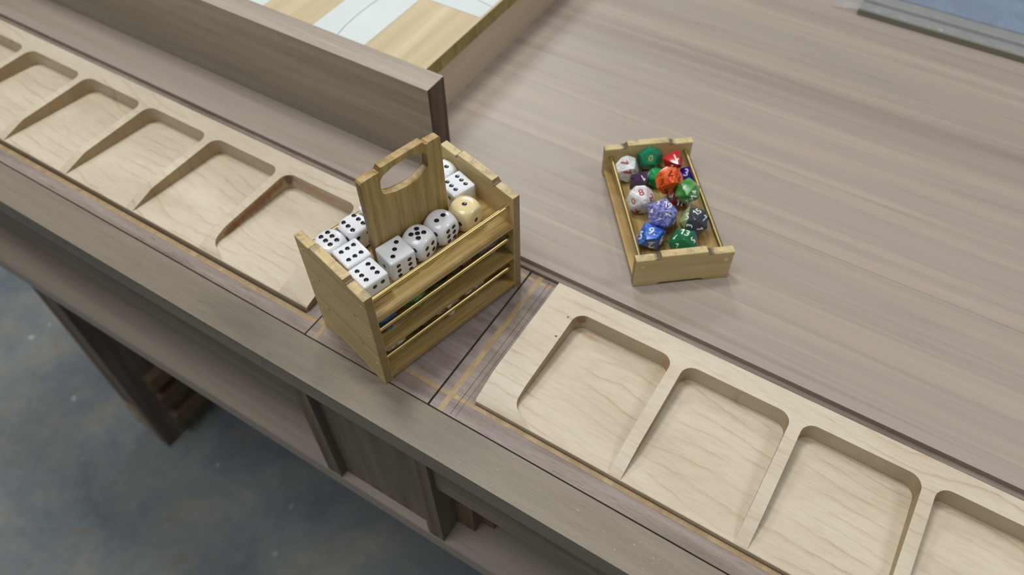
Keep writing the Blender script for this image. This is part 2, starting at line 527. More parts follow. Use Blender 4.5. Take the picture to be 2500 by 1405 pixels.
def arc(cx, cy, r, a0, a1, n=8):
    return [(cx + r * math.cos(math.radians(a0 + (a1 - a0) * i / n)), cy + r * math.sin(math.radians(a0 + (a1 - a0) * i / n))) for i in range(n + 1)]


def card_tray(label, x0, x1, pockets):
    bm = bmesh.new()
    prof = [(15.5, -6.5), (118.8, -6.5), (118.8, 9.6), (118.4, 10), (38.5, 10), (36.5, 9.75), (17, 4.8), (15.5, 3.9)]
    # rounded plan corners at the ends
    a = [bm.verts.new((x0, y, z)) for y, z in prof]
    b_ = [bm.verts.new((x1, y, z)) for y, z in prof]
    bm.faces.new(a); bm.faces.new(b_)
    for i in range(len(prof)):
        j = (i + 1) % len(prof)
        bm.faces.new((a[i], a[j], b_[j], b_[i]))
    bevel_all(bm, 0.7, 3, 60)
    body = link('card_tray', to_mesh('card_tray', bm), M['maple'])
    cb = bmesh.new()
    for (p0, p1, kind) in pockets:
        R = 8.0
        pts = arc(p1 - R, 103.6 - R, R, 0, 90) + arc(p0 + R, 103.6 - R, R, 90, 180)
        if kind == 'open':
            pts += [(p0, 0), (p1, 0)]
        elif kind == 'left_closed':
            pts += arc(p0 + 9, 30, 9, 180, 235, 6) + [(p0 + 22, 13), (p0 + 30, 0), (p1, 0)]
        pts = [(x, y) for x, y in pts]
        lo = [cb.verts.new((x, y, z_floor(y))) for x, y in pts]
        hi = [cb.verts.new((x, y, 30)) for x, y in pts]
        cb.faces.new(lo); cb.faces.new(hi)
        for i in range(len(pts)):
            j = (i + 1) % len(pts)
            cb.faces.new((lo[i], lo[j], hi[j], hi[i]))
    cut = link('cut', to_mesh('cut', cb))
    md = body.modifiers.new('b', 'BOOLEAN')
    md.operation, md.solver, md.object = 'DIFFERENCE', 'EXACT', cut
    bpy.context.view_layer.update()
    ev = body.evaluated_get(bpy.context.evaluated_depsgraph_get())
    me = bpy.data.meshes.new_from_object(ev)
    body.modifiers.clear()
    body.data = me
    me.shade_smooth()
    me.set_sharp_from_angle(angle=math.radians(28))
    bpy.data.objects.remove(cut)
    for me_ in list(me.materials):
        pass
    tag(body, label, 'tray')
    return body


P0 = 76.55
card_tray('maple card tray with routed pockets, running to the right of the dice tray stack', 24.8, 620,
          [(47.5, 116.5, 'left_closed')] + [(124.5 + P0 * k, 193.5 + P0 * k, 'open') for k in range(6)])
card_tray('maple card tray with routed pockets, running to the left of the dice tray stack', -850, -111.8,
          [(-207.3, -137.5, 'left_closed')] + [(-283.6 - P0 * k, -214.6 - P0 * k, 'open') for k in range(7)])

# ------------------------------------------------------------------ upright board and the game board box behind it
sb = box('upright_board', -850, -110.2, 165.5, 185.0, TZ, 84.0, M['walnut_board'], None, 0.5)
tag(sb, 'long walnut board standing on edge on the table, behind the left card tray', 'board')
bm = bmesh.new()
add_box(bm, -110.3, -109.9, 165.9, 184.6, TZ + .2, 83.6)
link('end_grain', to_mesh('end_grain', bm), M['walnut_end'], sb)

mb = empty('map_board', (-400, 420, TZ))
tag(mb, 'raised bamboo game board with white paper sheets on top, behind the upright walnut board', 'game board')
M['slab'] = wood('pale_bamboo_slab', [(0.28, (182, 163, 126)), (0.5, (196, 180, 144)), (0.72, (206, 193, 160))], 'y', (2.2, 60), (10, 500), 0.15, 0.05, (150, 130, 90), 0.45, 0.35, 0.01)
M['slab_edge'] = wood('bamboo_slab_edge', [(0.3, (134, 118, 66)), (0.5, (152, 136, 84)), (0.7, (164, 148, 96))], 'z', (20, 130), (60, 600), 0.3, 0.3, (96, 80, 40), 0.5, 0.3, 0.01)
M['pink_side'] = wood('smooth_pale_ply', [(0.3, (188, 168, 146)), (0.5, (200, 180, 158)), (0.7, (208, 190, 168))], 'y', (2, 18), (10, 300), 0.08, 0.02, (140, 110, 90), 0.5, 0.3, 0.01)


def mbx(n, a, b_, c, d_, z0, z1, m, par=mb, bev=0.3):
    return box(n, a + 400, b_ + 400, c - 420, d_ - 420, z0 - TZ, z1 - TZ, m, par, bev, 1)


mbx('base_box', -760, -149.5, 212, 830, TZ, 44.5, M['pink_side'])
sl = mbx('slab', -762, -149.0, 210, 832, 44.5, 57.2, M['slab'], mb, 0.4)
mbx('slab_edging', -149.1, -148.7, 210.4, 831.6, 44.8, 56.8, M['slab_edge'], sl, 0.1)
random.seed(3)
for (y, w) in ((232, 4), (300, 2), (308, 5), (262, 1.5), (345, 2), (362, 4), (420, 4)):
    mbx('dark_lamella', -148.75, -148.6, y, y + w, 46.5, 52.5, M['bamboo_x'], sl, 0)
for k, (a, b_, c, d_) in enumerate(((-262.5, -209.0, 211, 420), (-209.0, -150.5, 290.5, 344), (-371, -317, 211, 420), (-262.5, -209.0, 420, 560))):
    mbx('paper_sheet', a, b_, c, d_, 57.2, 57.5, M['paper'], mb, 0.05)
# pencil line curving across the white sheet
lp = [(-236.6, 213), (-238.9, 226), (-240.0, 240), (-240.0, 256), (-238.8, 275), (-235.5, 298), (-230, 320)]
bm = bmesh.new()
for i in range(len(lp)):
    for s in (-0.35, 0.35):
        bm.verts.new((lp[i][0] + 400 + s, lp[i][1] - 420, 57.56 - TZ))
bm.verts.ensure_lookup_table()
for i in range(len(lp) - 1):
    bm.faces.new((bm.verts[2 * i], bm.verts[2 * i + 1], bm.verts[2 * i + 3], bm.verts[2 * i + 2]))
link('drawn_line', to_mesh('drawn_line', bm), M['pencil'], mb)
bm = bmesh.new()
vs = [bm.verts.new((x + 400, y - 420, 57.56 - TZ)) for x, y in ((-209, 318), (-209, 318.6), (-150.6, 308.4), (-150.6, 307.8))]
bm.faces.new(vs)
link('drawn_line', to_mesh('drawn_line', bm), M['pencil'], mb)

# ------------------------------------------------------------------ plastic-wrapped package
pk = empty('wrapped_package', (350, 600, TZ))
tag(pk, 'package of grey bars and blue film wrapped in clear plastic, far right on the table', 'package')
M['grey_bar'] = wood('grey_olive_bar', [(0.3, (104, 108, 102)), (0.6, (124, 124, 114)), (0.75, (132, 126, 114))], 'x', (3, 60), (20, 300), 0.15, 0.0, (80, 80, 70), 0.35, 0.5, 0.01)
M['blue_pad'] = plain('blue_pad', (84, 108, 138), 0.5, 0.4, 0.16, 18)


def pbx(n, a, b_, c, d_, z0, z1, m, bev):
    return box(n, a - 350, b_ - 350, c - 600, d_ - 600, z0 - TZ, z1 - TZ, m, pk, bev, 4)


pbx('grey_bar', 99, 620, 533.5, 547.5, TZ, 12.5, M['grey_bar'], 2.6)
pbx('grey_bar', 99, 620, 551, 564.5, TZ, 13.5, M['grey_bar'], 2.6)
pbx('blue_pad', 104, 620, 566, 760, TZ, 14, M['blue_pad'], 2.6)
m, nt, b = new_mat('thin_plastic_film', 0.07, 0.8)
v = coords(nt, False)
b.inputs['Base Color'].default_value = lin((200, 208, 216))
b.inputs['Alpha'].default_value = 0.26
bp = N(nt, 'ShaderNodeBump')
bp.inputs['Strength'].default_value = 0.8
bp.inputs['Distance'].default_value = 0.008
nt.links.new(noise(nt, v, 45, 4, 0.6, 1.5), bp.inputs['Height'])
nt.links.new(bp.outputs[0], b.inputs['Normal'])
M['film'] = m
from mathutils import noise as mn
bm = bmesh.new()
nx, ny = 120, 60
g = []
for i in range(nx + 1):
    row = []
    for j in range(ny + 1):
        x = 76 + i * 4.2
        y = 534 + j * 4.0
        base = 13.6 if y > 536 else 11.0
        if y > 550: base = 14.6
        if y > 566: base = 15.4
        if x < 98: base = 8.2 + (x - 76) / 22 * (base - 8.2)
        w = mn.noise(Vector((x * .045, y * .06, 0))) * 2.8 + abs(mn.noise(Vector((x * .12, y * .1, 4)))) * 2.2
        row.append(bm.verts.new((x - 350 + mn.noise(Vector((y * .1, 3, x * .02))) * 3, y - 600, base - TZ + max(0, w) * (1 if y > 566 else .3))))
    g.append(row)
for i in range(nx):
    for j in range(ny):
        bm.faces.new((g[i][j], g[i + 1][j], g[i + 1][j + 1], g[i][j + 1]))
link('plastic_film', to_mesh('plastic_film', bm, 180), M['film'], pk)


# ------------------------------------------------------------------ dice trays
def end_profile(W_, h, tongue=True, arch=True):
    a, c = W_ * 0.27, W_ * 0.745
    p = [(0, 0)]
    if arch:
        p += [(a - 1.2, 0), (a + 1.4, 2.7), (c - 1.4, 2.7), (c + 0.2, 0.9), (c + 1.0, 0)]
    p += [(W_, 0), (W_, h)]
    if tongue:
        p += [(c + 2.4, h), (c + 1.6, h - 0.6), (c + 0.6, h - 0.2), (c, h + 2.4), (a + 0.4, h + 2.4), (a - .6, h - 0.2), (a - 1.6, h - 0.6), (a - 2.4, h)]
    p += [(0, h)]
    return p


def dice_tray(label, origin, ang, L, W_, h, group=None, T=5.8, end_mat='bamboo_y'):
    h_rod = 19.2
    r = empty('dice_tray', origin, ang)
    tag(r, label, 'dice tray', group)
    for u0 in (0, L - T):
        bm = plate_bm([end_profile(W_, h)], u0, u0 + T, lambda a, b_, t: Vector((t, a, b_)))
        bevel_all(bm, 0.35, 1, 25)
        e = link('end_panel', to_mesh('end_panel', bm, 30), M[end_mat], r)
        uo = u0 - 0.12 if u0 == 0 else L - 0.9
        for vv in (4.8, W_ - 4.8):
            cyl('rod_pin', (uo, vv, h_rod), (uo + 1.0, vv, h_rod), 1.75, M['pin'], e, 20, 0.2)
    box('tray_floor', T - .02, L - T + .02, 0.3, W_ - 0.3, 2.9, 6.6, M['bamboo_x'], r, 0.3, 1)
    for vv in (4.8, W_ - 4.8):
        cyl('brass_rod', (T - .3, vv, h_rod), (L - T + .3, vv, h_rod), 1.65, M['brass'], r, 24)
    return r


ANG = math.radians(75.3)
ORG = (-31.0, -2.6)
GS = 'bamboo dice trays of the handled stack'
tb = dice_tray('bamboo dice tray with brass rods, bottom of the stack of three', (ORG[0], ORG[1], 0.0), ANG, 117.6, 68.3, 29.0, GS)
tm = dice_tray('bamboo dice tray with brass rods, middle of the stack of three', (ORG[0], ORG[1], 29.05), ANG, 117.6, 68.3, 29.0, GS)
tt = dice_tray('bamboo dice tray with tall carrying handle, topmost of the stack and full of white dice', (ORG[0], ORG[1], 58.1), ANG, 117.6, 68.3, 29.0, GS)
H = 133.0 - 58.1
out = [(31, 6.7), (86.4, 6.7), (86.6, H - 1.6), (85.4, H - .2), (77.6, H + .2), (76.6, H - .8), (75.4, H - .3), (74.2, H + 2.6), (44.8, H + 2.6), (43.6, H - .4), (42.4, H - .6), (41.4, H + .2),
       (31.6, H), (30.6, H - 1.4)]
z0 = 58.1
hole = [(42.6, 126.8 - z0), (45.0, 129.6 - z0), (53.0, 132.6 - z0 - .6), (62.5, 132.6 - z0 - .4), (72.5, 129.0 - z0), (75.6, 127.0 - z0), (76.6, 123.5 - z0), (76.0, 116.4 - z0), (75.0, 115.0 - z0),
        (66.6, 112.4 - z0), (59.0, 111.2 - z0), (51, 112.6 - z0), (44.6, 115.2 - z0), (43.0, 116.8 - z0), (42.2, 120.5 - z0)]
bm = plate_bm([out, hole], 31.7, 36.9, lambda a, b_, t: Vector((a, t, b_)))
bevel_all(bm, 0.45, 2, 25)
link('carrying_handle', to_mesh('carrying_handle', bm, 30), M['bamboo_z'], tt)

ANG2 = math.radians(128.8)
# small tray: its long side runs from the front-right foot away from the camera
sd = dice_tray('bamboo dice tray with brass rods and coloured polyhedral dice, alone on the table', (118.9, 184.1, TZ), ANG2, 113.2, 65.6, 26.6, end_mat='bamboo_y_small')


# ------------------------------------------------------------------ pipped dice
def die_mesh(h, kind):
    bm = bmesh.new()
    bmesh.ops.create_cube(bm, size=2)
    bmesh.ops.subdivide_edges(bm, edges=bm.edges, cuts=19, use_grid_fill=True)
    for v_ in bm.verts:
        d = Vector(v_.co)
        if kind == 'round':
            k, R = 16, 1.30
            mx = sum(abs(c) ** 22 for c in d) ** (1 / 22)
            r = 1 / ((mx ** k + (d.length / R) ** k) ** (1 / k))
        else:
            # rounded box: clamp to inner box then push out
            rr = 0.17
            q = Vector([math.copysign(math.tan(min(abs(c), 1) * math.pi / 4) if False else min(abs(c), 1), c) for c in d])
            inn = Vector([max(-1 + rr, min(1 - rr, c)) for c in q])
            dd = q - inn
            if dd.length > 1e-9:
                q = inn + dd.normalized() * rr
            v_.co = q * h
            continue
        v_.co = d * r * h
    return bm


HALF = 8.65
die_me = {}
for kd in ('round', 'square'):
    me_ = to_mesh(kd + '_die', die_mesh(HALF, kd), 180)
    me_.materials.append(M['white_die'])
    die_me[kd] = me_
cm = die_me['round'].copy()
cm.materials.clear()
cm.materials.append(M['cream_die'])
die_me['cream'] = cm

bm = bmesh.new()
bmesh.ops.create_uvsphere(bm, u_segments=16, v_segments=6, radius=1)
for v_ in bm.verts:
    v_.co.z *= 0.10
    v_.co *= 1.62
pip_me = to_mesh('pip', bm, 180)
pip_me.materials.append(M['pip'])

s_ = 0.45
LAY = {1: [(0, 0)], 2: [(-.33, 0), (.33, 0)], '2d': [(-.42, -.42), (.42, .42)], 3: [(-.46, -.46), (0, 0), (.46, .46)], 4: [(-s_, -s_), (-s_, s_), (s_, -s_), (s_, s_)],
       5: [(-s_, -s_), (-s_, s_), (s_, -s_), (s_, s_), (0, 0)],
       6: [(-s_, -.5), (-s_, 0), (-s_, .5), (s_, -.5), (s_, 0), (s_, .5)], '6r': [(-.5, -s_), (0, -s_), (.5, -s_), (-.5, s_), (0, s_), (.5, s_)],
       '6t': [(-.28, -.5), (-.28, 0), (-.28, .5), (.28, -.5), (.28, 0), (.28, .5)], '5t': [(-.31, -.31), (-.31, .31), (.31, -.31), (.31, .31), (0, 0)], '4t': [(-.32, -.32), (-.32, .32), (.32, -.32), (.32, .32)], '2u': [(-.2, .5), (.45, .5)]}


def pip_die(label, u, vv, z, rot, kind, top, nv, nu, group='white six-sided dice in the top tray', parent_angle=ANG, cat='die'):
    ca, sa = math.cos(ANG), math.sin(ANG)
    o = link('six_sided_die', die_me[kind])
    o.location = Vector((ORG[0] + u * ca - vv * sa, ORG[1] + u * sa + vv * ca, z)) * K
    o.rotation_euler = (0, 0, ANG + rot)
    tag(o, label, cat, group)
    h = HALF * 0.995
    for face, key in (('top', top), ('nv', nv), ('nu', nu)):
        for a, b_ in LAY[key]:
            if face == 'top':
                p, q = Vector((a * h, b_ * h, h)), Vector((0, 0, 1))
            elif face == 'nv':
                p, q = Vector((a * h, -h, b_ * h)), Vector((0, -1, 0))
            else:
                p, q = Vector((-h, a * h, b_ * h)), Vector((-1, 0, 0))
            if kind != 'square':      # follow the pillowed surface
                d = p / h
                mx = sum(abs(c) ** 22 for c in d) ** (1 / 22)
                r = 1 / ((mx ** 16 + (d.length / 1.30) ** 16) ** (1 / 16))
                p = d * r * HALF
            c = link('pip', pip_me, None, o)
            c.location = p * K
            c.rotation_euler = q.to_track_quat('Z', 'Y').to_euler()
    return o


ZC = 58.1 + 6.6 + HALF + 0.05
R_ = math.radians
pip_die('white rounded die with six close pips, corner by the tray end and rear rod', 15.3, 56.0, ZC, R_(3), 'round', '6t', 4, 4)
pip_die('white square die showing six with rows along the rod, middle of the left end row', 18.4, 38.0, ZC, R_(-2), 'square', '6r', 4, 4)
pip_die('white square die showing six, front left corner beside the front rod', 16.2, 19.6, ZC, R_(0), 'square', 6, '2u', 1)
pip_die('rounded white die showing six, half behind the left edge of the handle', 33.2, 56.2, ZC, R_(2), 'round', 6, 4, 4)
pip_die('white square die showing three diagonal pips, left in the front row before the handle', 38.0, 22.2, ZC, R_(-3), 'square', 3, 6, 1)
pip_die('rounded white die showing five on top and four on its side, before the handle', 55.4, 22.6, ZC, R_(14), 'round', '5t', '4t', 4)
pip_die('rounded white die showing two on top, between the five and the cream die', 73.0, 23.0, ZC, R_(8), 'round', 2, '6t', 4)
pip_die('cream coloured rounded die showing one pip, right end of the front row', 91.2, 21.4, ZC, R_(10), 'cream', 1, 1, 2, None)
pip_die('white square die showing six, right of the handle behind the cream die', 99.6, 38.6, ZC, R_(-4), 'square', 6, 1, 4)
pip_die('rounded white die showing five, behind the right edge of the handle at the rear rod', 101.8, 56.6, ZC, R_(5), 'round', '5t', 4, 4)
pip_die('white die mostly hidden behind the handle, only its left edge showing', 51.0, 56.6, ZC, R_(0), 'square', 4, 4, 4)


# ------------------------------------------------------------------ polyhedral dice
def poly_verts(t):
    g_ = (1 + 5 ** .5) / 2
    if t == 'd8':
        return [Vector(p) for p in ((1, 0, 0), (-1, 0, 0), (0, 1, 0), (0, -1, 0), (0, 0, 1), (0, 0, -1))]
    if t == 'd20':
        v_ = []
        for a in (1, -1):
            for b_ in (g_, -g_):
                v_ += [Vector((0, a, b_)), Vector((a, b_, 0)), Vector((b_, 0, a))]
        return [p.normalized() for p in v_]
    if t == 'd12':
        v_ = [Vector((x, y, z)) for x in (1, -1) for y in (1, -1) for z in (1, -1)]
        for a in (1, -1):
            for b_ in (1, -1):
                v_ += [Vector((0, a / g_, b_ * g_)), Vector((a / g_, b_ * g_, 0)), Vector((a * g_, 0, b_ / g_))]
        return [p.normalized() for p in v_]
    c = math.cos(math.pi / 5)
    k = (1 / c - 1) / (1 + 1 / c)
    return [Vector((math.cos(i * math.pi / 5), math.sin(i * math.pi / 5), k * (1 if i % 2 else -1))) for i in range(10)] + [Vector((0, 0, 1)), Vector((0, 0, -1))]


def poly_mesh(name, t, r, bev):
    bm = bmesh.new()
    for p in poly_verts(t):
        bm.verts.new(p * r)
    bmesh.ops.convex_hull(bm, input=bm.verts)
    bmesh.ops.dissolve_limit(bm, angle_limit=0.02, verts=bm.verts, edges=bm.edges)
    bevel_all(bm, bev, 3, 5)
    return to_mesh(name, bm, 12)


ADV = {'1': 0.50, '.': 0.30}


def number_mesh(t, size):
    """Digits as flat meshes; the ones are drawn by hand because dice carry a flagged 1."""
    widths = [ADV.get(c, 0.70) for c in t]
    x = -sum(widths) / 2
    bm = bmesh.new()
    for c, w in zip(t, widths):
        cx = x + w / 2
        x += w
        if c == '1':
            pts = [(-0.02, -0.5), (0.13, -0.5), (0.13, 0.5), (0.0, 0.5), (-0.24, 0.26), (-0.24, 0.10), (-0.02, 0.27)]
            vs = [bm.verts.new(((px + cx) * size * K, py * size * K, 0.00006)) for px, py in pts]
            bm.faces.new(vs)
            continue
        cu = bpy.data.curves.new('digit', 'FONT')
        cu.body = c
        cu.size = size * 1.38 * K
        cu.align_x = 'CENTER'
        cu.offset = size * 0.010 * K
        o = bpy.data.objects.new('digit', cu)
        COL.objects.link(o)
        bpy.context.view_layer.update()
        me = bpy.data.meshes.new_from_object(o.evaluated_get(bpy.context.evaluated_depsgraph_get()))
        bpy.data.objects.remove(o)
        for v_ in me.vertices:
            v_.co.x += cx * size * K
            v_.co.y -= 0.5 * size * K
            v_.co.z = 0.00006
        bm.from_mesh(me)
    r_ = bmesh.ops.extrude_face_region(bm, geom=list(bm.faces))
    for v_ in r_['geom']:
        if isinstance(v_, bmesh.types.BMVert):
            v_.co.z -= 0.00025
    me = bpy.data.meshes.new('number')
    bm.to_mesh(me)
    bm.free()
    return me


POLY_DICE = [['white_one', 'd10', [18.555, 227.246, 23.136], 10.576, [[0.6612, 0.313, 0.6817], [-0.1025, 0.9379, -0.3313], [-0.7431, 0.1492, 0.6523]], [['1', [-6.337, -1.361, 4.023], [-0.6, -0.4359, 0.6708], [0.5161, 0.4297, 0.7409], 6.5],
 ['7', [-0.097, -4.396, 5.987], [0.2292, -0.7053, 0.6708], [0.287, 0.7075, 0.6458], 6.67]]],
 ['red', 'd8', [45.623, 249.253, 26.003], 9.589, [[0.0171, -0.6199, 0.7845], [-0.6067, 0.6172, 0.501], [-0.7948, -0.4845, -0.3655]], [['1', [-3.573, -4.632, -1.384], [-0.5774, -0.5774, -0.5774], [0.5305, -0.8028, 0.2722], 6.87],
 ['5', [3.598, -4.774, -1.218], [0.5774, -0.5774, -0.5774], [0.7343, 0.058, 0.6763], 4.22]]],
 ['purple', 'd8', [33.463, 217.864, 27.043], 9.999, [[0.4711, 0.5429, -0.6952], [0.5197, 0.466, 0.7161], [0.7127, -0.6986, -0.0626]], [['1', [4.149, -2.598, -3.252], [0.5774, -0.5774, -0.5774], [-0.1672, 0.6085, -0.7757], 4.7]]],
 ['orange', 'd10', [53.785, 222.408, 33.043], 10.304, [[-0.5511, -0.6737, -0.4923], [-0.7629, 0.1678, 0.6244], [-0.338, 0.7197, -0.6064]], [['7', [-2.346, 5.117, -4.122], [-0.2292, 0.7053, -0.6708], [0.4207, -0.5497, -0.7217], 6.25],
 ['3', [5.198, 3.156, -3.604], [0.6, 0.4359, -0.6708], [-0.543, 0.8377, 0.0586], 4.8],
 ['1', [-6.233, -1.528, -3.413], [-0.7416, 0.0, -0.6708], [0.6422, -0.2891, -0.71], 5.91],
 ['5', [5.454, -4.601, -2.436], [0.6, -0.4359, -0.6708], [0.2681, -0.6805, 0.682], 5.91]]],
 ['white_zero', 'd10', [41.578, 203.844, 24.097], 11.214, [[0.7993, 0.141, 0.5841], [0.284, 0.768, -0.574], [-0.5296, 0.6247, 0.5738]], [['0', [-5.554, -3.665, 3.865], [-0.6, -0.4359, 0.6708], [-0.6214, 0.782, -0.0476], 4.66],
 ['8', [-4.399, 4.201, 4.55], [-0.6, 0.4359, 0.6708], [-0.4731, 0.4828, -0.7369], 5.98],
 ['2', [3.931, 5.17, 4.435], [0.2292, 0.7053, 0.6708], [0.1564, 0.6535, -0.7406], 6.57],
 ['4', [2.346, -8.292, 1.693], [0.2292, -0.7053, 0.6708], [0.6224, -0.4236, -0.6581], 7.23]]],
 ['maroon', 'd20', [62.5, 222.5, 20.6], 9.848, [[-0.6826, -0.5369, 0.4958], [0.6219, -0.7831, 0.0083], [0.3838, 0.314, 0.8684]], [['8', [1.78, 7.288, 2.85], [0.0, 0.9342, 0.3568], [0.7237, -0.2462, 0.6446], 5.06],
 ['6', [-1.828, 4.749, 6.978], [-0.5774, 0.5774, 0.5774], [0.7491, 0.0932, 0.6559], 4.32],
 ['11', [-5.303, 3.777, 4.475], [-0.5774, 0.5774, 0.5774], [0.6852, -0.0419, 0.7271], 5.51]]],
 ['green_six', 'd20', [69.694, 222.445, 31.003], 9.733, [[0.8799, 0.1782, 0.4405], [0.0601, 0.8778, -0.4753], [-0.4714, 0.4447, 0.7616]], [['6.', [-4.115, -0.739, 6.708], [-0.3568, 0.0, 0.9342], [-0.2734, 0.9562, -0.1044], 3.99],
 ['14', [3.394, -0.697, 6.983], [0.3568, 0.0, 0.9342], [-0.8122, -0.4941, 0.3102], 5.26],
 ['12', [4.61, -5.265, 3.521], [0.5774, -0.5774, 0.5774], [-0.6058, 0.1711, 0.777], 5.58]]],
 ['periwinkle', 'd20', [61.791, 195.516, 27.129], 12.029, [[0.5858, -0.4356, 0.6834], [-0.2027, 0.7377, 0.644], [-0.7847, -0.5158, 0.3438]], [['19', [-6.12, -4.492, 5.944], [-0.5774, -0.5774, 0.5774], [-0.4051, 0.8165, 0.4114], 5.44],
 ['1', [-1.084, -8.951, 3.355], [0.0, -0.9342, 0.3568], [-0.8033, -0.2125, -0.5564], 5.03],
 ['1', [-0.757, -8.734, -3.924], [-0.0, -0.9342, -0.3568], [-0.083, -0.3556, 0.9309], 4.66],
 ['3', [6.55, -4.158, 5.848], [0.5774, -0.5774, 0.5774], [-0.7907, -0.2191, 0.5716], 4.47],
 ['2', [-9.521, -1.863, 0.288], [-0.9342, -0.3568, -0.0], [-0.3313, 0.8673, 0.3715], 3.94],
 ['4', [-6.255, -4.301, -6.0], [-0.5774, -0.5774, -0.5774], [-0.8052, 0.2854, 0.5198], 4.48]]],
 ['grey', 'd20', [82.677, 203.137, 25.066], 11.37, [[0.8892, 0.2488, 0.3839], [-0.2285, 0.9685, -0.0985], [-0.3963, -0.0001, 0.9181]], [['15', [-3.366, 0.834, 8.386], [-0.3568, 0.0, 0.9342], [-0.929, 0.1056, -0.3548], 5.03],
 ['5', [-5.283, -5.351, 5.016], [-0.5774, -0.5774, 0.5774], [-0.6099, 0.7751, 0.1652], 5.24],
 ['7', [3.381, 1.827, 8.38], [0.3568, 0.0, 0.9342], [-0.4659, 0.8668, 0.1779], 5.31],
 ['3', [0.501, -8.304, 3.582], [0.0, -0.9342, 0.3568], [-0.756, -0.2336, -0.6115], 4.95],
 ['1', [6.6, -4.115, 4.934], [0.5774, -0.5774, 0.5774], [0.5602, 0.7945, 0.2343], 4.78]]],
 ['blue', 'd10', [62.716, 177.356, 22.566], 10.693, [[-0.7333, -0.1239, -0.6685], [-0.0975, -0.9539, 0.2838], [-0.6728, 0.2733, 0.6875]], [['9.', [-5.349, 3.172, 3.847], [-0.6, 0.4359, 0.6708], [-0.1293, -0.8803, 0.4564], 6.26],
 ['5', [3.046, 5.439, 3.934], [0.2292, 0.7053, 0.6708], [-0.3181, -0.5971, 0.7364], 6.76],
 ['2', [-1.09, 5.265, -4.785], [-0.2292, 0.7053, -0.6708], [0.6816, -0.3758, -0.6279], 7.88],
 ['6', [-5.024, -2.064, -5.138], [-0.7416, 0.0, -0.6708], [-0.6533, 0.2271, 0.7222], 8.12]]],
 ['green_13', 'd20', [84.398, 182.951, 23.103], 11.32, [[-0.3159, 0.6677, -0.674], [-0.1507, 0.6661, 0.7305], [0.9367, 0.3323, -0.1098]], [['13', [8.394, 3.234, 0.364], [0.9342, 0.3568, 0.0], [-0.2233, 0.5847, 0.7799], 6.14],
 ['1', [8.127, -3.933, 0.146], [0.9342, -0.3568, 0.0], [-0.3489, -0.9135, -0.2091], 4.35],
 ['5', [4.487, 5.91, -5.184], [0.5774, 0.5774, -0.5774], [-0.8079, 0.3018, -0.5062], 4.56],
 ['7', [5.22, -5.227, -5.134], [0.5774, -0.5774, -0.5774], [0.8136, 0.3467, 0.4668], 4.1]]],
 ['teal', 'd12', [27.804, 246.353, 24.012], 10.451, [[-0.7105, 0.0578, 0.7014], [-0.5466, -0.673, -0.4982], [0.4432, -0.7374, 0.5098]], [['0', [3.208, 0.157, 7.781], [0.5257, 0.0, 0.8507], [-0.014, -0.9999, 0.0086], 5.17]]],
 ['indigo', 'd8', [57.987, 248.267, 19.995], 8.057, [[0.9051, 0.0872, -0.4162], [-0.4251, 0.1589, -0.8911], [-0.0116, 0.9834, 0.1809]], [['3', [0.91, 3.761, 3.385], [0.5774, 0.5774, 0.5774], [-0.4166, 0.8164, -0.3999], 6.11]]],
 ['under_green', 'd20', [40.0, 233.0, 20.6], 9.396, [[0.5001, 0.8652, 0.0359], [-0.1355, 0.0373, 0.9901], [0.8553, -0.5, 0.1359]], []]]


